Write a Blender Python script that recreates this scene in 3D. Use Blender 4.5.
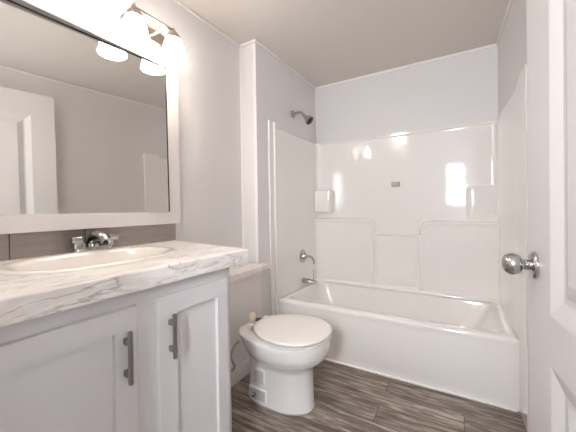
import bpy, bmesh, math, random
from mathutils import Vector, Matrix
random.seed(4)
S = bpy.context.scene
for o in list(bpy.data.objects):
    bpy.data.objects.remove(o)
COL = S.collection
R = math.radians

# ---------------------------------------------------------------- camera
YAW, PITCH, ROLL, FPX, V0, EYE = .5351, -.0088, -.0138, 294.04, 210.59, 1.1165
fw = Vector((-math.sin(YAW)*math.cos(PITCH), math.cos(YAW)*math.cos(PITCH), math.sin(PITCH)))
rr = Vector((math.cos(YAW), math.sin(YAW), 0)); uu = rr.cross(fw)
cr = math.cos(ROLL)*rr + math.sin(ROLL)*uu
cu = -math.sin(ROLL)*rr + math.cos(ROLL)*uu
cam = bpy.data.cameras.new('camera')
cam.sensor_width = 36; cam.lens = FPX*36/576; cam.shift_y = -(216-V0)/576
cam.clip_start = .01
cam_o = bpy.data.objects.new('camera', cam); COL.objects.link(cam_o)
m3 = Matrix((cr, cu, -fw)).transposed()
cam_o.matrix_world = Matrix.Translation((0, 0, EYE)) @ m3.to_4x4()
S.camera = cam_o

# ---------------------------------------------------------------- light and exposure
W = bpy.data.worlds.new('world'); S.world = W; W.use_nodes = True
W.node_tree.nodes['Background'].inputs[0].default_value = (1, .97, .94, 1)
W.node_tree.nodes['Background'].inputs[1].default_value = 0.3
S.view_settings.view_transform = 'Standard'; S.view_settings.look = 'None'
S.view_settings.gamma = 1; S.view_settings.use_curve_mapping = False
S.view_settings.exposure = 1.85
S.cycles.max_bounces = 14; S.cycles.diffuse_bounces = 8; S.cycles.glossy_bounces = 6
S.cycles.caustics_reflective = False; S.cycles.caustics_refractive = False
S.cycles.sample_clamp_indirect = 4
WINDOW_POWER, FILL_POWER, SHADE_POWER = 24.0, 10.0, 6.0

# ---------------------------------------------------------------- room measures (metres)
XL, XA = -1.429, -1.282           # vanity wall, left wall of the tub alcove
YP, YT, YB = 1.7315, 1.986, 2.745  # partition front, tub front, back wall
YF = -.85                          # wall behind the camera
ZC = 2.342                         # ceiling
def XRw(y): return .240 + (YB-y)*.041   # right wall

# ---------------------------------------------------------------- materials
def mat(name, col, rough=.5, metal=0, spec=.5, coat=0, bump=None, var=None, emit=None, clearcoat_rough=.05):
    m = bpy.data.materials.new(name); m.use_nodes = True
    nt = m.node_tree; b = nt.nodes['Principled BSDF']
    b.inputs['Base Color'].default_value = (*col, 1); b.inputs['Roughness'].default_value = rough
    b.inputs['Metallic'].default_value = metal; b.inputs['Specular IOR Level'].default_value = spec
    b.inputs['Coat Weight'].default_value = coat; b.inputs['Coat Roughness'].default_value = clearcoat_rough
    tc = nt.nodes.new('ShaderNodeTexCoord')
    if var:   # var = (scale, amount)
        n = nt.nodes.new('ShaderNodeTexNoise'); n.inputs['Scale'].default_value = var[0]; n.inputs['Detail'].default_value = 4
        nt.links.new(tc.outputs['Object'], n.inputs['Vector'])
        r = nt.nodes.new('ShaderNodeMapRange'); r.inputs['To Min'].default_value = 1-var[1]; r.inputs['To Max'].default_value = 1+var[1]
        nt.links.new(n.outputs['Fac'], r.inputs['Value'])
        mx = nt.nodes.new('ShaderNodeVectorMath'); mx.operation = 'SCALE'; mx.inputs[0].default_value = col
        nt.links.new(r.outputs['Result'], mx.inputs['Scale']); nt.links.new(mx.outputs['Vector'], b.inputs['Base Color'])
    if bump:  # bump = (scale, strength)
        n = nt.nodes.new('ShaderNodeTexNoise'); n.inputs['Scale'].default_value = bump[0]; n.inputs['Detail'].default_value = 3
        nt.links.new(tc.outputs['Object'], n.inputs['Vector'])
        bp = nt.nodes.new('ShaderNodeBump'); bp.inputs['Strength'].default_value = bump[1]; bp.inputs['Distance'].default_value = .002
        nt.links.new(n.outputs['Fac'], bp.inputs['Height']); nt.links.new(bp.outputs['Normal'], b.inputs['Normal'])
    if emit:
        b.inputs['Emission Color'].default_value = (*emit[0], 1); b.inputs['Emission Strength'].default_value = emit[1]
    return m

M_wall = mat('painted_wall', (.70, .685, .685), .6, bump=(60, .08), var=(1.5, .015))
M_ceil = mat('ceiling_paint', (.66, .615, .575), .8, bump=(90, .15), var=(2, .02))
M_trim = mat('white_trim', (.80, .775, .755), .45, var=(6, .01))
M_frame = mat('mirror_frame_paint', (.70, .675, .66), .45, var=(6, .01))
M_cab = mat('cabinet_paint', (.64, .625, .635), .42, var=(3, .015), bump=(120, .03))
M_door = mat('door_paint', (.61, .59, .585), .4, bump=(150, .04), var=(3, .01))
M_tub = mat('gloss_acrylic', (.80, .775, .755), .06, spec=.5, coat=.7, var=(1.5, .01), clearcoat_rough=.03)
M_porc = mat('porcelain', (.82, .81, .80), .1, spec=.5, coat=.5, var=(4, .006))
M_sink = mat('sink_porcelain', (.78, .735, .69), .2, coat=.2, var=(4, .006))
M_seat = mat('seat_plastic', (.80, .775, .75), .22, coat=.2, var=(4, .006))
M_chrome = mat('chrome', (.52, .51, .50), .09, 1, var=(20, .03))
M_nickel = mat('brushed_nickel', (.50, .45, .40), .28, 1, bump=(300, .05), var=(20, .04))
M_pull = mat('satin_pull', (.36, .345, .335), .3, 1, var=(20, .04))
M_dark = mat('dark_rubber_and_gap', (.02, .018, .016), .5, var=(20, .05))
M_mirror = mat('mirror_silver', (.80, .79, .755), .004, 1, var=(.6, .004))
M_label = mat('grey_label', (.42, .40, .39), .5, var=(30, .05))
M_labelrim = mat('label_rim', (.2, .18, .18), .5, var=(30, .05))
M_plate = mat('grey_plate_face', (.56, .55, .56), .45, var=(40, .06))  # greyer tone for the pedestal plate faces
M_sponge = mat('cream_sponge', (.76, .70, .54), .9, bump=(90, .8), var=(40, .2))
M_hose = mat('braided_hose', (.5, .47, .44), .4, .4, bump=(400, .5), var=(60, .1))
M_shade = mat('lit_opal_glass', (.9, .86, .8), .3, emit=((1, .90, .80), SHADE_POWER), var=(8, .01))
M_pane = mat('lit_frosted_pane', (.8, .85, .9), .3, emit=((.93, .96, 1), WINDOW_POWER), var=(4, .01))
M_dome = mat('fill_dome', (.9, .88, .84), .3, emit=((1, .96, .92), FILL_POWER), var=(8, .01))

def marble():
    m = bpy.data.materials.new('marble_laminate'); m.use_nodes = True
    nt = m.node_tree; L = nt.links; b = nt.nodes['Principled BSDF']
    b.inputs['Roughness'].default_value = .3
    tc = nt.nodes.new('ShaderNodeTexCoord'); mp = nt.nodes.new('ShaderNodeMapping')
    mp.inputs['Rotation'].default_value = (.2, .15, R(22)); mp.inputs['Scale'].default_value = (9.0, 2.4, 9.0)
    L.new(tc.outputs['Object'], mp.inputs['Vector'])
    def vein(scale, lo, hi, off, dist):
        v = nt.nodes.new('ShaderNodeVectorMath'); v.inputs[1].default_value = (off, off*.7, off*.3); L.new(mp.outputs[0], v.inputs[0])
        n = nt.nodes.new('ShaderNodeTexNoise'); n.inputs['Scale'].default_value = scale; n.inputs['Detail'].default_value = 7
        n.inputs['Roughness'].default_value = .62; n.inputs['Distortion'].default_value = dist
        L.new(v.outputs[0], n.inputs['Vector'])
        s = nt.nodes.new('ShaderNodeMath'); s.operation = 'SUBTRACT'; s.inputs[1].default_value = .5; L.new(n.outputs['Fac'], s.inputs[0])
        a = nt.nodes.new('ShaderNodeMath'); a.operation = 'ABSOLUTE'; L.new(s.outputs[0], a.inputs[0])
        r = nt.nodes.new('ShaderNodeMapRange'); r.inputs['From Min'].default_value = lo; r.inputs['From Max'].default_value = hi
        r.inputs['To Min'].default_value = 1; r.inputs['To Max'].default_value = 0; L.new(a.outputs[0], r.inputs['Value'])
        return r.outputs['Result']
    v1 = vein(1.3, .003, .022, 3.1, 1.0); v2 = vein(1.5, .0, .11, 9.7, .8)
    big = nt.nodes.new('ShaderNodeTexNoise'); big.inputs['Scale'].default_value = 1.3; L.new(mp.outputs[0], big.inputs['Vector'])
    br = nt.nodes.new('ShaderNodeMapRange'); br.inputs['From Min'].default_value = .40; br.inputs['From Max'].default_value = .54
    L.new(big.outputs['Fac'], br.inputs['Value'])
    mu = nt.nodes.new('ShaderNodeMath'); mu.operation = 'MULTIPLY'; L.new(v1, mu.inputs[0]); L.new(br.outputs[0], mu.inputs[1])
    c1 = nt.nodes.new('ShaderNodeMix'); c1.data_type = 'RGBA'
    c1.inputs[6].default_value = (.86, .83, .805, 1); c1.inputs[7].default_value = (.72, .68, .65, 1); L.new(v2, c1.inputs[0])
    c2 = nt.nodes.new('ShaderNodeMix'); c2.data_type = 'RGBA'; c2.inputs[7].default_value = (.20, .178, .165, 1)
    L.new(c1.outputs[2], c2.inputs[6])
    k = nt.nodes.new('ShaderNodeMath'); k.operation = 'MULTIPLY'; k.inputs[1].default_value = .62; L.new(mu.outputs[0], k.inputs[0])
    L.new(k.outputs[0], c2.inputs[0]); L.new(c2.outputs[2], b.inputs['Base Color'])
    return m
M_marble = marble()

def planks():
    m = bpy.data.materials.new('plank_floor'); m.use_nodes = True
    nt = m.node_tree; L = nt.links; b = nt.nodes['Principled BSDF']; b.inputs['Roughness'].default_value = .42
    tc = nt.nodes.new('ShaderNodeTexCoord')
    br = nt.nodes.new('ShaderNodeTexBrick'); br.inputs['Scale'].default_value = 1
    br.inputs['Brick Width'].default_value = 1.1; br.inputs['Row Height'].default_value = .152
    br.inputs['Mortar Size'].default_value = .0018; br.inputs['Mortar Smooth'].default_value = .3; br.inputs['Bias'].default_value = 0
    br.offset = .37; br.inputs['Color1'].default_value = (.3, .3, .3, 1); br.inputs['Color2'].default_value = (.8, .8, .8, 1)
    br.inputs['Mortar'].default_value = (.0, .0, .0, 1)
    L.new(tc.outputs['Object'], br.inputs['Vector'])
    sc = nt.nodes.new('ShaderNodeVectorMath'); sc.operation = 'MULTIPLY'; sc.inputs[1].default_value = (3.2, 34, 1); L.new(tc.outputs['Object'], sc.inputs[0])
    ad = nt.nodes.new('ShaderNodeVectorMath'); ad.operation = 'ADD'; L.new(sc.outputs[0], ad.inputs[0])
    s3 = nt.nodes.new('ShaderNodeVectorMath'); s3.operation = 'SCALE'; s3.inputs['Scale'].default_value = 14; L.new(br.outputs['Color'], s3.inputs[0]); L.new(s3.outputs[0], ad.inputs[1])
    n = nt.nodes.new('ShaderNodeTexNoise'); n.inputs['Scale'].default_value = 1.25; n.inputs['Detail'].default_value = 8; n.inputs['Roughness'].default_value = .68; n.inputs['Distortion'].default_value = .6
    L.new(ad.outputs[0], n.inputs['Vector'])
    cr_ = nt.nodes.new('ShaderNodeValToRGB'); e = cr_.color_ramp.elements
    e[0].position = .30; e[0].color = (.05, .036, .027, 1); e[1].position = .66; e[1].color = (.50, .43, .37, 1)
    x = cr_.color_ramp.elements.new(.5); x.color = (.20, .158, .128, 1)
    L.new(n.outputs['Fac'], cr_.inputs[0])
    sep = nt.nodes.new('ShaderNodeMapRange'); sep.inputs['From Min'].default_value = .3; sep.inputs['From Max'].default_value = .8; sep.inputs['To Min'].default_value = .82; sep.inputs['To Max'].default_value = 1.2
    L.new(br.outputs['Color'], sep.inputs['Value'])
    mx = nt.nodes.new('ShaderNodeVectorMath'); mx.operation = 'SCALE'; L.new(cr_.outputs[0], mx.inputs[0]); L.new(sep.outputs[0], mx.inputs['Scale'])
    m2 = nt.nodes.new('ShaderNodeMix'); m2.data_type = 'RGBA'; m2.inputs[7].default_value = (.03, .024, .02, 1)
    L.new(mx.outputs[0], m2.inputs[6]); L.new(br.outputs['Fac'], m2.inputs[0]); L.new(m2.outputs[2], b.inputs['Base Color'])
    bp = nt.nodes.new('ShaderNodeBump'); bp.inputs['Strength'].default_value = .15; bp.inputs['Distance'].default_value = .002
    L.new(n.outputs['Fac'], bp.inputs['Height']); L.new(bp.outputs[0], b.inputs['Normal'])
    return m
M_floor = planks()

def mth2(nt, L, a, b):
    q = nt.nodes.new('ShaderNodeMath'); q.operation = 'MAXIMUM'; L.new(a, q.inputs[0]); L.new(b, q.inputs[1]); return q.outputs[0]
def tiles():
    m = bpy.data.materials.new('grey_tile'); m.use_nodes = True
    nt = m.node_tree; L = nt.links; b = nt.nodes['Principled BSDF']; b.inputs['Roughness'].default_value = .45
    tc = nt.nodes.new('ShaderNodeTexCoord'); sx = nt.nodes.new('ShaderNodeSeparateXYZ'); L.new(tc.outputs['Object'], sx.inputs[0])
    def mth(op, a, v):
        q = nt.nodes.new('ShaderNodeMath'); q.operation = op; L.new(a, q.inputs[0]); q.inputs[1].default_value = v; return q.outputs[0]
    g = None
    for y in (.402, .652):
        a = nt.nodes.new('ShaderNodeMath'); a.operation = 'COMPARE'; L.new(sx.outputs[1], a.inputs[0]); a.inputs[1].default_value = y; a.inputs[2].default_value = .002
        g = a.outputs[0] if g is None else mth2(nt, L, g, a.outputs[0])
    mp = nt.nodes.new('ShaderNodeMapping'); mp.inputs['Scale'].default_value = (8, 8, 60); L.new(tc.outputs['Object'], mp.inputs[0])
    n = nt.nodes.new('ShaderNodeTexNoise'); n.inputs['Scale'].default_value = 1.2; n.inputs['Detail'].default_value = 6; L.new(mp.outputs[0], n.inputs['Vector'])
    c = nt.nodes.new('ShaderNodeMix'); c.data_type = 'RGBA'; c.inputs[6].default_value = (.25, .22, .20, 1); c.inputs[7].default_value = (.40, .36, .33, 1); L.new(n.outputs['Fac'], c.inputs[0])
    c2 = nt.nodes.new('ShaderNodeMix'); c2.data_type = 'RGBA'; c2.inputs[7].default_value = (.06, .05, .045, 1); L.new(c.outputs[2], c2.inputs[6]); L.new(g, c2.inputs[0])
    L.new(c2.outputs[2], b.inputs['Base Color']); return m
M_tile = tiles()

# ---------------------------------------------------------------- helpers
def tag(o, label=None, cat=None, group=None, kind=None):
    if label: o['label'] = label
    if cat: o['category'] = cat
    if group: o['group'] = group
    if kind: o['kind'] = kind
    return o
def empty(name, loc, **k):
    o = bpy.data.objects.new(name, None); o.empty_display_size = .05; COL.objects.link(o); o.location = loc
    return tag(o, **k)
def link(name, bm, m, parent=None, smooth=False, bevel=0, seg=2, subsurf=0):
    bmesh.ops.recalc_face_normals(bm, faces=bm.faces[:])
    me = bpy.data.meshes.new(name); bm.to_mesh(me); bm.free()
    me.materials.append(m)
    o = bpy.data.objects.new(name, me); COL.objects.link(o)
    if parent:
        o.parent = parent; me.transform(Matrix.Translation(-world(parent)))
    if smooth:
        for p in me.polygons: p.use_smooth = True
        if smooth is not True:
            me.set_sharp_from_angle(angle=R(smooth))
    if bevel:
        md = o.modifiers.new('bevel', 'BEVEL'); md.width = bevel; md.segments = seg; md.limit_method = 'ANGLE'; md.angle_limit = R(40)
        md.harden_normals = False
        for p in me.polygons: p.use_smooth = True
        if not smooth: me.set_sharp_from_angle(angle=R(40))
        w = o.modifiers.new('weighted', 'WEIGHTED_NORMAL'); w.keep_sharp = False
    if subsurf:
        md = o.modifiers.new('sub', 'SUBSURF'); md.levels = md.render_levels = subsurf
    return o
def world(o):
    v = Vector((0, 0, 0))
    while o: v = v + o.location; o = o.parent
    return v
def box(bm, x0, x1, y0, y1, z0, z1):
    vs = [bm.verts.new((x, y, z)) for x in (x0, x1) for y in (y0, y1) for z in (z0, z1)]
    for f in ((0, 1, 3, 2), (4, 6, 7, 5), (0, 4, 5, 1), (2, 3, 7, 6), (0, 2, 6, 4), (1, 5, 7, 3)):
        bm.faces.new([vs[i] for i in f])
    return bm
def B(*a): return box(bmesh.new(), *a)
def prism(bm, pts, z0, z1):
    lo = [bm.verts.new((x, y, z0)) for x, y in pts]; hi = [bm.verts.new((x, y, z1)) for x, y in pts]
    bm.faces.new(lo[::-1]); bm.faces.new(hi); n = len(pts)
    for i in range(n): bm.faces.new((lo[i], lo[(i+1) % n], hi[(i+1) % n], hi[i]))
    return bm
def loft(bm, rings, cap0=True, cap1=True, closed=True):
    vr = [[bm.verts.new(p) for p in r] for r in rings]
    for a, b in zip(vr, vr[1:]):
        n = len(a)
        for i in range(n if closed else n-1):
            bm.faces.new((a[i], a[(i+1) % n], b[(i+1) % n], b[i]))
    if cap0: bm.faces.new(vr[0][::-1])
    if cap1: bm.faces.new(vr[-1])
    return bm
def lathe(bm, prof, center, axis=(0, 0, 1), n=32, cap=True):
    ax = Vector(axis).normalized(); t = Vector((1, 0, 0)) if abs(ax.x) < .9 else Vector((0, 1, 0))
    e1 = ax.cross(t).normalized(); e2 = ax.cross(e1); c = Vector(center)
    rings = [[c + ax*h + (e1*math.cos(2*math.pi*i/n) + e2*math.sin(2*math.pi*i/n))*max(r, .0002) for i in range(n)] for r, h in prof]
    return loft(bm, rings, cap, cap)
def smooth_path(pts, k=8):
    P = [Vector(p) for p in pts]; out = []
    for i in range(len(P)-1):
        p0 = P[max(i-1, 0)]; p1 = P[i]; p2 = P[i+1]; p3 = P[min(i+2, len(P)-1)]
        for j in range(k):
            t = j/k
            out.append(.5*((2*p1)+(p2-p0)*t+(2*p0-5*p1+4*p2-p3)*t*t+(3*p1-p0-3*p2+p3)*t**3))
    out.append(P[-1]); return out
def tube(bm, pts, rad, n=14, k=8, flat=1.0):
    P = smooth_path(pts, k) if len(pts) > 2 else [Vector(p) for p in pts]
    rings = []; prev = None
    for i, p in enumerate(P):
        d = (P[min(i+1, len(P)-1)] - P[max(i-1, 0)]).normalized()
        if prev is None:
            t = Vector((0, 0, 1)) if abs(d.z) < .9 else Vector((1, 0, 0)); e1 = d.cross(t).normalized()
        else: e1 = (prev - d*prev.dot(d)).normalized()
        prev = e1; e2 = d.cross(e1)
        r = rad(i/(len(P)-1)) if callable(rad) else rad
        rings.append([p + e1*math.cos(2*math.pi*j/n)*r + e2*math.sin(2*math.pi*j/n)*r*flat for j in range(n)])
    return loft(bm, rings)
def ss(a, b, x):
    t = min(1, max(0, (x-a)/(b-a))); return t*t*(3-2*t)
def struct(name, bm, m, **k):
    o = link(name, bm, m, **k); o['kind'] = 'structure'; return o

# ---------------------------------------------------------------- room shell
T = .12
struct('floor', B(XL-T, .6, YF-T, YB+T, -.08, 0), M_floor)
struct('ceiling', B(XL-T, .6, YF-T, YB+T, ZC, ZC+.08), M_ceil)
struct('wall_left', B(XL-T, XL, YF-T, YP, 0, ZC), M_wall)
struct('wall_partition', B(XL-T, XA, YP, YB, 0, ZC), M_wall)
struct('wall_back', B(XL-T, .6, YB, YB+T, 0, ZC), M_wall)
# right wall leans a little off square, with the doorway near the camera
def rwall(y0, y1, z0, z1, bm, d=.12, off=0):
    return prism(bm, [(XRw(y0)+off, y0), (XRw(y0)+off+d, y0), (XRw(y1)+off+d, y1), (XRw(y1)+off, y1)], z0, z1)
bm = bmesh.new(); rwall(YF, YB, 0, ZC, bm)
struct('wall_right', bm, M_wall)
# wall with the doorway the photograph is taken from
DW0, DW1, DH = -.575, .235, 2.14  # left part is unseen, put in and sized to shade the left cabinet door
bm = bmesh.new(); box(bm, XL, DW0, 0, .09, 0, ZC); box(bm, DW0, DW1, 0, .09, DH, ZC)
prism(bm, [(DW1, 0), (XRw(0), 0), (XRw(.235), .235), (DW1, .235)], 0, ZC)
struct('wall_front', bm, M_wall)
# hall wall behind the camera with a frosted window
WX0, WX1, WZ0, WZ1 = -.26, .05, 1.12, 1.92
bm = bmesh.new()
box(bm, XL-T, WX0, YF-T, YF, 0, ZC); box(bm, WX1, .6, YF-T, YF, 0, ZC)
box(bm, WX0, WX1, YF-T, YF, 0, WZ0); box(bm, WX0, WX1, YF-T, YF, WZ1, ZC)
struct('wall_hall', bm, M_wall)
w = empty('window_1', ((WX0+WX1)/2, YF-.05, WZ0), kind='structure')
bm = bmesh.new(); q = .035
box(bm, WX0, WX0+q, YF-.08, YF-.02, WZ0, WZ1); box(bm, WX1-q, WX1, YF-.08, YF-.02, WZ0, WZ1)
box(bm, WX0+q, WX1-q, YF-.08, YF-.02, WZ0, WZ0+q); box(bm, WX0+q, WX1-q, YF-.08, YF-.02, WZ1-q, WZ1)
box(bm, WX0+q, WX1-q, YF-.075, YF-.025, 1.62, 1.65)
link('window_frame', bm, M_trim, w)
link('window_pane', B(WX0+q, WX1-q, YF-.06, YF-.05, WZ0+q, WZ1-q), M_pane, w)

# ceiling and corner battens
tn = [0]
def trim(bm, m=M_trim):
    tn[0] += 1; return struct('trim_%d' % tn[0], bm, m, bevel=.003, seg=1)
h, d = .020, .011
trim(B(XL, XL+d, .09, YP, ZC-h, ZC)); trim(B(XL+d, XA+d, YP-d, YP, ZC-h, ZC))
trim(B(XA, XA+d, YP, YB, ZC-h, ZC)); trim(B(XA+d, XRw(YB)-.001, YB-d, YB, ZC-h, ZC))
bm = bmesh.new(); trim(rwall(.24, YB-d, ZC-h, ZC, bm, d, -d))
trim(B(XL, XL+.02, YP-.006, YP, .72, ZC-h)); trim(B(XA-.022, XA+.003, YP-.006, YP, .72, ZC-h))
trim(B(XA, XA+.022, YB-.008, YB, 1.80, ZC-h))
# doorway casing on the hall side
bm = bmesh.new(); c = .06
box(bm, DW0-c, DW0, -.015, 0, 0, DH+c); box(bm, DW0, DW1, -.015, 0, DH, DH+c); box(bm, DW1, DW1+c, -.015, 0, 0, DH+c)
trim(bm)

# boxed wall behind the toilet, with its baseboard
XC_ = -1.26
struct('wall_toilet', B(XL, XC_, .94, YP, 0, .684), M_trim)
struct('baseboard_left', B(XC_, XC_+.012, .94, YP+.02, 0, .098), M_trim, bevel=.004)
trim(B(XC_, XC_+.006, .94, YP, .62, .684))

# ---------------------------------------------------------------- tub and shower unit
tub = empty('bathtub', (-.5, YT, 0), label='white glossy one-piece bathtub with moulded shower walls filling the alcove', cat='bathtub')
XTL, XTR = XA+.004, XRw(YT)-.004
def xr(y): return XRw(y)-.004
ZR = .388
# basin: rounded rectangle rings from the rim down
def rrect(x0, x1, y0, y1, r, z, n=8, skew=True):
    out = []
    for cx, cy, a0 in ((x1-r, y1-r, 0), (x0+r, y1-r, 90), (x0+r, y0+r, 180), (x1-r, y0+r, 270)):
        for i in range(n+1):
            a = R(a0+90*i/n); out.append((cx+r*math.cos(a), cy+r*math.sin(a), z))
    return out
yb = YB-.02
X1 = xr(2.35)
bm = bmesh.new()
rings = [rrect(XTL, X1+.012, YT, yb+.012, .012, 0.0), rrect(XTL, X1+.012, YT, yb+.012, .012, ZR-.02),
         rrect(XTL+.004, X1+.008, YT+.004, yb+.008, .012, ZR-.006), rrect(XTL+.014, X1-.002, YT+.014, yb, .012, ZR),
         rrect(XTL+.045, X1-.035, YT+.062, yb-.025, .06, ZR), rrect(XTL+.056, X1-.046, YT+.074, yb-.035, .07, ZR-.006),
         rrect(XTL+.064, X1-.058, YT+.084, yb-.042, .08, ZR-.03),
         rrect(XTL+.09, X1-.14, YT+.105, yb-.06, .12, .22), rrect(XTL+.12, X1-.22, YT+.13, yb-.08, .14, .11),
         rrect(XTL+.2, X1-.3, YT+.19, yb-.14, .12, .08)]
loft(bm, rings, False, True)
link('tub_basin', bm, M_tub, tub, smooth=50)
# apron: gently bowed skin in front, with a raised lip and toe strip
bm = bmesh.new(); rows = []
prof = [(0, .004), (.02, .004), (.05, .007), (.15, .013), (.25, .014), (.32, .008), (.345, .004), (.358, .006), (.372, .008), (.382, .004), (ZR, -.004)]
for z, off in prof:
    rows.append([(XTL + (XTR-XTL)*i/24, YT - off*(1 if z > .33 else math.sin(math.pi*min(1, max(0, i/24)))**.25 if 0 < i < 24 else .2) - .0005, z) for i in range(25)])
loft(bm, rows, False, False, closed=False)
link('apron', bm, M_tub, tub, smooth=True)
link('toe_strip', B(XTL, XTR-.02, YT-.018, YT-.002, 0, .012), M_trim, tub, bevel=.004)

# moulded back wall as one relief surface
ZT, Y0 = 1.758, YB-.012
XLs, XRs = XTL+.007, XRw(YB)-.009
def rb(x, z, x0, x1, z1, r, side, e):   # raised block with one rounded upper corner, soft edge e
    dx = (x1-x) if side > 0 else (x-x0)
    dz = z1-z
    if dx < r and dz < r:
        dd = r - math.hypot(r-dx, r-dz)
    else: dd = min(dx, dz)
    return ss(-e/2, e/2, dd)
def relief(x, z):
    hgt = 0
    # lower arm-rest blocks and the lower centre panel
    a = max(rb(x, z, XLs-1, -.685, 1.008, .075, 1, .020), rb(x, z, -.312, XRs+1, .990, .075, -1, .020))
    lip = max(rb(x, z, XLs-1, -.670, 1.014, .085, 1, .022) , rb(x, z, -.327, XRs+1, .996, .085, -1, .022))
    hgt = .048*a + .010*(lip)*(1-ss(.02, .05, min(1, abs(a-.5)))) * 0
    edge = a*(1-max(rb(x, z, XLs-1, -.715, .978, .06, 1, .03), rb(x, z, -.282, XRs+1, .960, .06, -1, .03)))
    hgt += .010*edge
    cpan = ss(.880, .874, z)*(1-a)
    hgt += .034*cpan - .010*ss(.872, .877, z)*ss(.890, .884, z)*(1-a)
    inn = cpan*ss(-.668, -.661, x)*ss(-.336, -.343, x)*ss(.474, .482, z)*ss(.862, .856, z)
    hgt -= .010*inn
    # upper: soft centre column
    up = ss(.98, 1.06, z)
    hgt += .003*up*ss(-.86, -.72, x)*ss(-.28, -.42, x)
    # corner columns under the soap shelves
    
    cr2 = ss(.02, .07, x)*ss(1.275, 1.235, z)
    hgt = max(hgt, .022*cr2*up)
    # fillets into side walls and the top bead
    r = .035
    for dx in (x-XLs, XRs-x):
        if dx < r: hgt = max(hgt, r-math.sqrt(max(0, r*r-(r-dx)**2)))
    hgt += .012*ss(ZT-.026, ZT-.016, z)
    # cove at the foot
    dz = z-(ZR+.0)
    if dz < .06: hgt = max(hgt, .02+.045*(1-ss(0, .06, dz)))
    return hgt
bm = bmesh.new(); NX, NZ = 290, 340
rows = []
for j in range(NZ+1):
    z = ZR-.002 + (ZT-ZR+.002)*j/NZ
    rows.append([(XLs+(XRs-XLs)*i/NX, Y0-relief(XLs+(XRs-XLs)*i/NX, z), z) for i in range(NX+1)])
rows.append([(p[0], YB-.001, ZT+.002) for p in rows[-1]])
loft(bm, rows, False, False, closed=False)
link('back_panel', bm, M_tub, tub, smooth=35)
# side panels, 12 mm proud of the walls
def side(name, xw, s, zt):
    bm = bmesh.new(); ys = (YT-.03, YT+.2, YT+.5, YB-.02)
    P = [(xw(y)+s*.012, y) for y in ys] + [(xw(y), y) for y in ys[::-1]]
    prism(bm, P if s < 0 else P[::-1], ZR-.004, zt)
    return link(name, bm, M_tub, tub, bevel=.006)
side('side_panel', lambda y: XA+.001, 1, ZT); side('side_panel', lambda y: XRw(y)-.001, -1, ZT)
# front flanges: two ribs on the left, one broad rib on the right
def rib(name, xw, s, y0, y1, t, z0, z1):
    bm = bmesh.new(); prism(bm, [(xw(y0), y0), (xw(y0)+s*t, y0+.004), (xw(y1)+s*t, y1-.004), (xw(y1), y1)], z0, z1)
    link(name, bm, M_tub, tub, bevel=.004, seg=3)
XAf = lambda y: XA+.0005
rib('flange', XAf, 1, 1.874, 1.896, .012, 0, 1.795)
rib('flange', XAf, 1, 1.896, 1.945, .004, 0, 1.790)
rib('flange', XAf, 1, 1.945, 1.985, .016, 0, 1.795)
rib('flange', lambda y: XRw(y)-.0005, -1, 1.80, 1.985, .014, 0, 1.79)
# moulded corner soap shelf (its visible block) and label plate
bm = bmesh.new(); prism(bm, [(XTL+.01, 2.655), (-1.115, 2.655), (-1.092, 2.68), (-1.092, YB-.02), (XTL+.01, YB-.02)], 1.068, 1.286)
link('soap_shelf', bm, M_tub, tub, bevel=.012, seg=3)
lp = link('label_plate', B(-.541, -.472, YB-.0255, YB-.0125, 1.293, 1.334), M_labelrim, tub, bevel=.002)
tag(lp, label='small grey rectangular label plate')
link('plate_face', B(-.538, -.479, YB-.0275, YB-.0255, 1.297, 1.331), M_label, lp)

# ---------------------------------------------------------------- vanity
VY0, VY1 = .13, .935
XF = -.845                                      # face frame
van = empty('vanity_cabinet', ((XL+XF)/2, .53, 0), label='light grey shaker vanity cabinet with two doors under the marble countertop', cat='vanity cabinet')
bm = bmesh.new(); box(bm, XL+.002, XF-.02, VY0, VY0+.016, .10, .8835); box(bm, XL+.002, XF-.02, VY1-.016, VY1, .10, .8835)
box(bm, XL+.002, XL+.01, VY0+.016, VY1-.016, .116, .8835); box(bm, XL+.002, XF-.02, VY0+.016, VY1-.016, .10, .116)
link('carcass', bm, M_cab, van)
bm = bmesh.new()
for y0, y1 in ((VY0, .17), (.50, .60), (.885, VY1)): box(bm, XF-.02, XF, y0, y1, .10, .8835)
for y0, y1 in ((.17, .50), (.60, .885)): box(bm, XF-.02, XF, y0, y1, .82, .8835); box(bm, XF-.02, XF, y0, y1, .10, .15)
link('face_frame', bm, M_cab, van)
link('toe_kick', B(XL+.002, XF-.07, VY0+.01, VY1-.01, 0, .0995), M_cab, van)
def shaker(y0, y1, sl, sr, hy, hz, name='cabinet_door'):
    x0, x1 = XF+.0005, XF+.019; z0, z1 = .125, .836; st = .062
    bm = bmesh.new()
    # frame ring with sloped inner edge down to the recessed panel
    def ring(x, a, b, c, e): return [(x, a, c), (x, b, c), (x, b, e), (x, a, e)]
    rings = [ring(x0, y0, y1, z0, z1), ring(x1-.002, y0, y1, z0, z1), ring(x1, y0+.002, y1-.002, z0+.002, z1-.002),
             ring(x1, y0+sl, y1-sr, z0+st, z1-st), ring(x1-.0125, y0+sl+.0015, y1-sr-.0015, z0+st+.0015, z1-st-.0015)]
    loft(bm, rings, True, True)
    dr = link(name, bm, M_cab, van)
    # bar pull
    hd = bmesh.new(); zt, zb = hz
    box(hd, x1+.018, x1+.029, hy-.0055, hy+.0055, zb, zt)
    hp = link('handle', hd, M_pull, dr, bevel=.002); tag(hp, label='satin metal bar pull')
    for z in (zb+.030, zt-.030):
        p = bmesh.new(); box(p, x1, x1+.0182, hy-.0075, hy+.0075, z-.0085, z+.0085); link('post', p, M_pull, dr, bevel=.002)
    return dr
shaker(.158, .515, .066, .066, .478, (.776, .626))
shaker(.584, .903, .070, .058, .626, (.780, .634))

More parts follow.
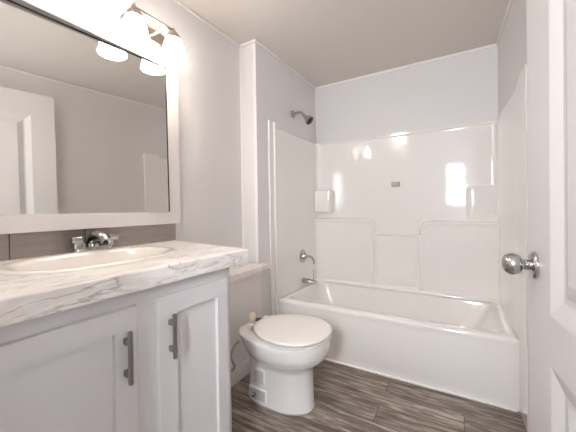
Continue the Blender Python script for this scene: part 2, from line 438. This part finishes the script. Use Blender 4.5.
# countertop with the hole left for the bowl
CZ0, CZ1 = .8845, .941
SX, SY, SA, SB = -1.145, .575, .205, .285       # sink centre, half sizes
ct = empty('countertop', (-1.1, .55, CZ0), label='white countertop with grey marble veins on top of the vanity cabinet', cat='countertop')
bm = bmesh.new()
def ell(a, b, z, n=64, cx=SX, cy=SY, p=2.25):
    o = []
    for i in range(n):
        t = 2*math.pi*i/n; c, s = math.cos(t), math.sin(t)
        o.append((cx+a*math.copysign(abs(c)**(2/p), c), cy+b*math.copysign(abs(s)**(2/p), s), z))
    return o
yR0, yR1 = 1.112, 1.008
def quadpt(t):    # outer outline point in the direction t from the sink centre
    pts = [(XL+.001, .10), (-.803, .10), (-.803, yR1), (XL+.001, yR0)]
    dx, dy = math.cos(t), math.sin(t); best = None
    for i in range(4):
        (x0, y0), (x1, y1) = pts[i], pts[(i+1) % 4]
        den = dx*(y1-y0)-dy*(x1-x0)
        if abs(den) < 1e-9: continue
        k = ((x0-SX)*(y1-y0)-(y0-SY)*(x1-x0))/den; s = ((x0-SX)*dy-(y0-SY)*dx)/den
        if k > 0 and -1e-6 <= s <= 1+1e-6 and (best is None or k < best): best = k
    return (SX+dx*best, SY+dy*best)
angs = sorted([2*math.pi*i/72 for i in range(72)] + [math.atan2(y-SY, x-SX) % (2*math.pi) for x, y in ((XL+.001, .10), (-.803, .10), (-.803, yR1), (XL+.001, yR0))])
inner = []
for t in angs:
    c, s = math.cos(t), math.sin(t); k = 1/math.sqrt((c/(SA-.03))**2+(s/(SB-.03))**2); inner.append((SX+c*k, SY+s*k))
outer = [quadpt(t) for t in angs]
rings = [[(x, y, CZ0) for x, y in inner], [(x, y, CZ0) for x, y in outer],
         [(x, y, CZ1-.004) for x, y in outer], [(x + (-.003 if x > -.81 else 0), y, CZ1) for x, y in outer], [(x, y, CZ1) for x, y in inner], [(x, y, CZ0) for x, y in inner]]
loft(bm, rings, False, False)
bmesh.ops.remove_doubles(bm, verts=bm.verts[:], dist=1e-6)
link('worktop', bm, M_marble, ct)

bs = tag(link('backsplash', B(XL+.0005, XL+.009, .10, 1.125, CZ1+.0005, 1.037), M_tile), 'strip of dark grey tiles along the wall behind the sink', 'backsplash')

# sink
sk = empty('sink', (SX, SY, CZ1), label='oval white drop-in sink set in the marble-look countertop', cat='sink')
bm = bmesh.new()
Z = CZ1
rings = [ell(SA, SB, Z+.0005), ell(SA-.002, SB-.002, Z+.005), ell(SA-.010, SB-.010, Z+.009), ell(SA-.024, SB-.024, Z+.009),
         ell(SA-.036, SB-.036, Z+.006), ell(SA-.048, SB-.048, Z-.004), ell(SA-.06, SB-.062, Z-.035), ell(SA-.085, SB-.09, Z-.085), ell(SA-.13, SB-.15, Z-.125), ell(.03, .03, Z-.135)]
loft(bm, rings, False, True); link('basin', bm, M_sink, sk, smooth=True)
bm = bmesh.new(); lathe(bm, [(.0, .004), (.018, .004), (.024, .001), (.024, -.002), (0, -.002)], (SX, SY, Z-.1335)); link('drain', bm, M_chrome, sk, smooth=40)

# faucet
FX, FY, FZ = -1.378, .663, Z+.0115
fc = empty('faucet', (FX, FY, FZ), label='chrome two-handle faucet at the back of the sink', cat='faucet')
bm = bmesh.new(); loft(bm, [ell(.026, .078, FZ-.011, 40, FX, FY, 3.2), ell(.026, .078, FZ+.004, 40, FX, FY, 3.2), ell(.022, .073, FZ+.011, 40, FX, FY, 3.2)])
link('base_plate', bm, M_chrome, fc, smooth=40)
bm = bmesh.new()
tube(bm, [(FX-.004, FY, FZ+.006), (FX, FY, FZ+.034), (FX+.03, FY, FZ+.055), (FX+.075, FY, FZ+.052), (FX+.105, FY, FZ+.036)], lambda t: .027-.010*t, 18, 8, 1.0)
link('spout', bm, M_chrome, fc, smooth=50)
bm = bmesh.new(); lathe(bm, [(.009, 0), (.009, -.012), (.007, -.013)], (FX+.103, FY, FZ+.034), n=16); link('aerator', bm, M_dark, fc, smooth=40)
for s in (-1, 1):
    y = FY+s*.058
    bm = bmesh.new(); loft(bm, [ell(.023, .023, FZ+.009, 24, FX, y, 5), ell(.021, .021, FZ+.032, 24, FX, y, 5)])
    hh = link('handle', bm, M_chrome, fc, smooth=40)
    bm = bmesh.new()
    box(bm, FX-.023, FX+.036, y-.020+s*.004, y+.020+s*.004, FZ+.0315, FZ+.050)
    for v in bm.verts:
        if v.co.x > FX: v.co.z += .007 if v.co.z > FZ+.04 else .001; v.co.y += s*.012
    link('lever', bm, M_chrome, hh, bevel=.005, seg=3)

# ---------------------------------------------------------------- mirror
MY0, MY1, MZ0, MZ1 = .25, 1.0575, 1.105, 1.893
fwid = .074
mi = empty('mirror', (XL, .6, 1.038), label='large wall mirror in a flat white frame above the sink', cat='mirror')
bm = bmesh.new(); X0, X1f = XL+.0005, XL+.044
zo0, zo1, yo0, yo1 = 1.0385, MZ1+.052, MY0-fwid, MY1+fwid
box(bm, X0, X1f, yo0, yo1, zo0, MZ0); box(bm, X0, X1f, yo0, yo1, MZ1, zo1)
box(bm, X0, X1f, yo0, MY0, MZ0, MZ1); box(bm, X0, X1f, MY1, yo1, MZ0, MZ1)
link('frame', bm, M_frame, mi, bevel=.002)
bm = bmesh.new(); MX = XL+.016
bx = B(-.002, .002, 0, MY1-MY0-.001, -(MZ1-MZ0)/2, (MZ1-MZ0)/2)
MIR_TILT, MIR_YAW = R(-1.0), R(-2.7)
bx.transform(Matrix.Translation((XL+.004, MY0+.0005, (MZ0+MZ1)/2)) @ Matrix.Rotation(MIR_YAW, 4, 'Z') @ Matrix.Rotation(MIR_TILT, 4, 'Y'))
link('glass', bx, M_mirror, mi)
L_, H_ = MY1-MY0-.001, (MZ1-MZ0)/2
bm = bmesh.new(); box(bm, -.0025, .004, 0, L_, H_-.0055, H_-.0005); box(bm, -.0025, .004, L_-.0055, L_-.0005, -H_, H_-.006)
bm.transform(Matrix.Translation((XL+.004, MY0+.0005, (MZ0+MZ1)/2)) @ Matrix.Rotation(MIR_YAW, 4, 'Z') @ Matrix.Rotation(MIR_TILT, 4, 'Y'))
link('edge_strip', bm, M_dark, mi)

# ---------------------------------------------------------------- vanity light
LX, LZ = -1.30, 2.052
LYS = (.823, 1.037)
vl = empty('vanity_light', (XL, .95, 2.05), label='two-lamp nickel wall light with frosted bell shades above the mirror', cat='wall light')
bm = bmesh.new(); cyl = .955
def stad(x, hw, hh, n=10):
    o = []
    for c, a0 in ((hw-hh, -90), (-(hw-hh), 90)):
        for i in range(n+1):
            a = R(a0+180*i/n); o.append((x, cyl+c+hh*math.cos(a), 2.045+hh*math.sin(a)))
    return o
loft(bm, [stad(XL+.0005, .128, .040), stad(XL+.012, .128, .040), stad(XL+.022, .118, .030)])
link('backplate', bm, M_nickel, vl, smooth=40)
bm = bmesh.new(); tube(bm, [(LX, LYS[0]-.012, LZ+.006), (LX, LYS[1]+.012, LZ+.006)], .0065, 12); link('crossbar', bm, M_nickel, vl, smooth=50)
for y in (LYS[0]+.06, LYS[1]-.06):
    bm = bmesh.new(); tube(bm, [(XL+.02, y, 2.04), (XL+.07, y, 2.035), (LX, y, LZ+.004)], .008, 12); link('arm', bm, M_nickel, vl, smooth=50)
for y in LYS:
    bm = bmesh.new(); lathe(bm, [(.005, LZ+.022), (.007, LZ+.016), (.009, LZ-.004), (.026, LZ-.012), (.034, LZ-.026), (.034, LZ-.042), (.030, LZ-.042)], (LX, y, 0), n=28)
    link('socket', bm, M_nickel, vl, smooth=45)
    bm = bmesh.new(); lathe(bm, [(.030, LZ-.036), (.040, LZ-.048), (.049, LZ-.070), (.055, LZ-.098), (.060, LZ-.125), (.066, LZ-.145), (.064, LZ-.147), (.056, LZ-.120), (.042, LZ-.08), (.028, LZ-.04)], (LX, y, 0), n=40, cap=False)
    tag(link('shade', bm, M_shade, vl, smooth=True), label='glowing frosted glass bell shade')
    bm = bmesh.new(); lathe(bm, [(0, LZ-.045), (.012, LZ-.05), (.014, LZ-.07), (.026, LZ-.10), (.028, LZ-.115), (.022, LZ-.128), (.0, LZ-.135)], (LX, y, 0), n=20)
    link('bulb', bm, M_shade, vl, smooth=True)

# added ceiling fill light, out of view, brightens the vanity wall and counter
CLX, CLY = -.88, .27
cl = empty('added_ceiling_light', (CLX, CLY, ZC), label='added round opal fill light on the ceiling above the vanity, out of view', cat='ceiling light')
bm = bmesh.new(); lathe(bm, [(.15, -.0005), (.155, -.02), (.14, -.028)], (CLX, CLY, ZC)); link('base_ring', bm, M_nickel, cl, smooth=40)
bm = bmesh.new(); lathe(bm, [(.138, -.0285), (.13, -.05), (.10, -.075), (.05, -.09), (0, -.094)], (CLX, CLY, ZC)); link('dome', bm, M_dome, cl, smooth=True)

# ---------------------------------------------------------------- ledge
ld = bmesh.new()
prism(ld, [(XL+.001, VY1+.003), (-1.182, VY1+.003), (-1.182, 1.752), (XA+.0035, 1.752), (XA+.0035, YP-.0065), (XL+.001, YP-.0065)], .6845, .7185)
tag(link('ledge_shelf', ld, M_marble, None, bevel=.003), 'marble-look shelf on the low wall behind the toilet', 'shelf')

# ---------------------------------------------------------------- toilet
TY = 1.455
tl = empty('toilet', (-.9, TY, 0), label='white floor-standing toilet with closed lid between vanity and bathtub', cat='toilet')
def egg(xr_, xf, w, wr, z, n=56, pr=3.2, pf=2.15, cxf=.46):
    cx = xf - (xf-xr_)*cxf; o = []
    for i in range(n):
        t = 2*math.pi*i/n; c, s = math.cos(t), math.sin(t)
        if c >= 0:
            x = cx+(xf-cx)*abs(c)**(2/pf); y = w*math.copysign(abs(s)**(2/pf), s)
        else:
            k = abs(c)**(2/pr); x = cx-(cx-xr_)*k; y = (w+(wr-w)*ss(0, 1, k))*math.copysign(abs(s)**(2/pr), s)
        o.append((x, TY+y, z))
    return o
bm = bmesh.new()
loft(bm, [egg(-1.13, -.716, .122, .116, 0), egg(-1.13, -.717, .121, .116, .012), egg(-1.125, -.722, .117, .110, .025), egg(-1.12, -.724, .115, .104, .13), egg(-1.12, -.724, .115, .104, .205),
          egg(-1.122, -.716, .121, .108, .230), egg(-1.128, -.695, .142, .115, .252), egg(-1.138, -.668, .170, .126, .276), egg(-1.150, -.644, .190, .140, .302), egg(-1.160, -.633, .200, .152, .335), egg(-1.168, -.630, .203, .164, .366),
          egg(-1.174, -.629, .205, .172, .386), egg(-1.173, -.632, .202, .172, .394), egg(-1.165, -.646, .19, .164, .397)])
link('bowl', bm, M_porc, tl, smooth=True)
bm = bmesh.new()
loft(bm, [egg(-1.06, -.630, .200, .15, .3975, pr=2.4), egg(-1.062, -.624, .206, .155, .401, pr=2.4), egg(-1.062, -.624, .206, .155, .409, pr=2.4), egg(-1.06, -.630, .200, .15, .4125, pr=2.4)])
link('seat', bm, M_seat, tl, smooth=50)
bm = bmesh.new()
loft(bm, [egg(-1.068, -.640, .194, .15, .4125, pr=2.5), egg(-1.068, -.640, .194, .15, .418, pr=2.5)])
link('lid_gap_shade', bm, M_dark, tl)  # dark slab stands in for the shade in the gap under the lid
bm = bmesh.new()
loft(bm, [egg(-1.072, -.624, .207, .165, .4185, pr=2.5), egg(-1.077, -.620, .212, .17, .422, pr=2.5), egg(-1.077, -.620, .212, .17, .429, pr=2.5), egg(-1.072, -.625, .207, .165, .4345, pr=2.5),
          egg(-1.055, -.643, .192, .15, .4375, pr=2.5), egg(-.99, -.72, .13, .1, .4405, pr=2.5), egg(-.91, -.81, .03, .03, .4415, pr=2.5)])
link('lid', bm, M_seat, tl, smooth=60)
for s in (-1, 1):
    bm = bmesh.new(); lathe(bm, [(.015, -.018), (.016, -.015), (.016, .015), (.015, .018)], (-1.088, TY+s*.075, .4135), (0, 1, 0), n=20); link('hinge', bm, M_seat, tl, smooth=40)
# raised side plates on the near side of the pedestal, with bolt cap
yn = TY-.113
sp = link('side_plate', B(-1.045, -.960, yn-.003, yn+.02, .115, .205), M_porc, tl, bevel=.006, seg=3)
link('plate_face', B(-1.035, -.970, yn-.0045, yn-.0031, .125, .195), M_plate, sp, bevel=.001)
sp2 = link('side_plate', B(-1.075, -.950, yn-.0055, yn+.02, .022, .092), M_porc, tl, bevel=.006, seg=3)
link('plate_face', B(-1.065, -.960, yn-.007, yn-.0056, .030, .084), M_plate, sp2, bevel=.001)
bm = bmesh.new(); lathe(bm, [(.0, .02), (.008, .018), (.011, .012), (.012, 0)], (-1.03, yn-.0068, .056), (0, -1, 0), n=20); tag(link('bolt_cap', bm, M_chrome, sp2, smooth=50), label='shiny chrome bolt cap')
# inlet hole at the back of the deck
bm = bmesh.new(); lathe(bm, [(.026, 0), (.026, .004), (.0, .004)], (-1.135, 1.53, .3965), n=24); tag(link('inlet_gasket', bm, M_dark, tl), label='dark rubber gasket')
# supply hose and sponge
bm = bmesh.new(); tube(bm, [(-1.125, 1.322, .345), (-1.165, 1.318, .30), (-1.20, 1.33, .23), (-1.185, 1.345, .17), (-1.215, 1.36, .13), (-1.2475, 1.365, .125)], .0055, 10)
tag(link('supply_hose', bm, M_hose, None, smooth=True), 'thin pale water supply hose curling behind the left side of the toilet', 'hose')
bm = bmesh.new(); lathe(bm, [(.008, 0), (.016, .014), (.023, .036), (.020, .056), (.009, .064)], (-1.138, 1.462, .3995), (.05, .03, 1), n=20)
for v in bm.verts:
    v.co += Vector((random.uniform(-1, 1), random.uniform(-1, 1), random.uniform(-.4, .4)))*.003
tag(link('sponge', bm, M_sponge, None, smooth=True), 'small cream sponge standing on the back of the toilet behind its lid', 'sponge')

# ---------------------------------------------------------------- shower fittings
sh = empty('fixed_shower', (XA, 2.27, 1.95), label='chrome shower head on a bent arm high on the alcove wall', cat='shower head')
bm = bmesh.new(); lathe(bm, [(.034, 0), (.033, .006), (.024, .011), (.012, .014)], (XA+.0005, 2.27, 1.945), (1, 0, 0), n=28); link('flange', bm, M_nickel, sh, smooth=40)
bm = bmesh.new(); tube(bm, [(XA+.01, 2.27, 1.945), (XA+.05, 2.27, 1.952), (XA+.085, 2.27, 1.945), (XA+.118, 2.27, 1.908)], .0105, 14); link('arm', bm, M_nickel, sh, smooth=50)
ax = Vector((.72, 0, -.7))
bm = bmesh.new(); lathe(bm, [(.012, -.012), (.017, -.006), (.018, .006), (.014, .012), (.022, .022), (.040, .044), (.042, .064), (.038, .066)], (XA+.12, 2.27, 1.904), ax, n=28); hd = link('head', bm, M_nickel, sh, smooth=40)
bm = bmesh.new(); lathe(bm, [(.037, .0662), (.032, .070), (.0, .071)], (XA+.12, 2.27, 1.904), ax, n=28); link('spray_face', bm, M_dark, hd, smooth=40)

VX = XA+.0135
va = empty('shower_valve', (VX, 2.395, .67), label='round chrome shower valve with curved lever above the tub spout', cat='shower valve')
bm = bmesh.new(); lathe(bm, [(.062, 0), (.062, .003), (.054, .010), (.030, .014), (.022, .03), (.020, .045), (.012, .05)], (VX, 2.395, .672), (1, 0, 0), n=36); link('escutcheon', bm, M_chrome, va, smooth=40)
bm = bmesh.new(); tube(bm, [(VX+.04, 2.395, .672), (VX+.075, 2.40, .672), (VX+.10, 2.405, .650), (VX+.108, 2.408, .605)], lambda t: .012-.005*t, 12); link('lever', bm, M_chrome, va, smooth=50)
st = empty('tub_spout', (VX, 2.395, .44), label='chrome tub spout just above the bathtub rim on the alcove wall', cat='tub spout')
bm = bmesh.new(); tube(bm, [(VX, 2.395, .447), (VX+.06, 2.395, .447), (VX+.125, 2.395, .440)], lambda t: .024-.003*t, 18); link('body', bm, M_chrome, st, smooth=50)
bm = bmesh.new(); lathe(bm, [(.003, .015), (.003, .10), (.006, .102), (.007, .112), (0, .116)], (VX+.108, 2.395, .445), n=14); link('diverter', bm, M_chrome, st, smooth=50)

# ---------------------------------------------------------------- open door against the right wall
DX, DY, DWID, DTH = .1485, .988, .76, .035     # free edge of the visible face
ang = R(5.5)
dr = empty('door_1', (DX, DY, 0), kind='structure')
# u runs from the free edge back towards the hinge, n points into the room
du = Vector((math.sin(ang), -math.cos(ang), 0)); dn = Vector((-math.cos(ang), -math.sin(ang), 0))
def dpt(u, n, z):
    p = Vector((DX, DY, 0)) + du*u + dn*n; return (p.x, p.y, z)
def dring(n, u0, u1, z0, z1): return [dpt(u0, n, z0), dpt(u1, n, z0), dpt(u1, n, z1), dpt(u0, n, z1)]
ZB, ZTOP, ST = .012, 2.122, .150
panels = [(ST, DWID-ST, .875, 1.945), (ST, DWID-ST, .23, .767)]
bm = bmesh.new()
gu = [0, ST, DWID-ST, DWID]; gz = [ZB, .23, .767, .875, 1.945, ZTOP]
V = {}
for side_ in (0, 1):
    for a, u in enumerate(gu):
        for b, z in enumerate(gz): V[side_, a, b] = bm.verts.new(dpt(u, -DTH*side_, z))
for a in range(3):
    for b in range(5):
        for side_ in (0, 1):
            if a == 1 and b in (1, 3) and side_ == 0: continue
            bm.faces.new((V[side_, a, b], V[side_, a+1, b], V[side_, a+1, b+1], V[side_, a, b+1]))
for a in range(3):
    for b in (0, 5): bm.faces.new((V[0, a, b], V[0, a+1, b], V[1, a+1, b], V[1, a, b]))
for b in range(5):
    for a in (0, 3): bm.faces.new((V[0, a, b], V[0, a, b+1], V[1, a, b+1], V[1, a, b]))
link('door_leaf', bm, M_door, dr)
for u0, u1, z0, z1 in panels:
    bm = bmesh.new(); prof = [(0, .0), (.005, -.001), (.040, -.011), (.052, -.011), (.058, -.009), (.085, -.002), (.090, -.002)]
    loft(bm, [dring(n, u0+i, u1-i, z0+i, z1-i) for i, n in prof], False, True)
    link('moulded_panel', bm, M_door, dr)
ZK = .967; KU = .054
for s_, nm in ((1, 0), (-1, -DTH)):
    kb = bmesh.new(); ctr = dpt(KU, nm, ZK)
    lathe(kb, [(.0335, .0003), (.0335, .005), (.030, .009), (.016, .012)], ctr, dn*s_, n=40)
    kn = link('door_knob', kb, M_chrome, dr, smooth=40); tag(kn, label='shiny chrome door knob')
    kb = bmesh.new(); lathe(kb, [(.0125, .010), (.0125, .016), (.014, .018), (.014, .022), (.0115, .024), (.0115, .028)], ctr, dn*s_, n=28)
    link('neck', kb, M_chrome, kn, smooth=40)
    kb = bmesh.new(); lathe(kb, [(.0115, .026), (.018, .0285), (.0245, .034), (.0275, .043), (.0265, .053), (.021, .062), (.012, .067), (.006, .068), (.0, .0685)], ctr, dn*s_, n=40)
    link('ball', kb, M_chrome, kn, smooth=True)
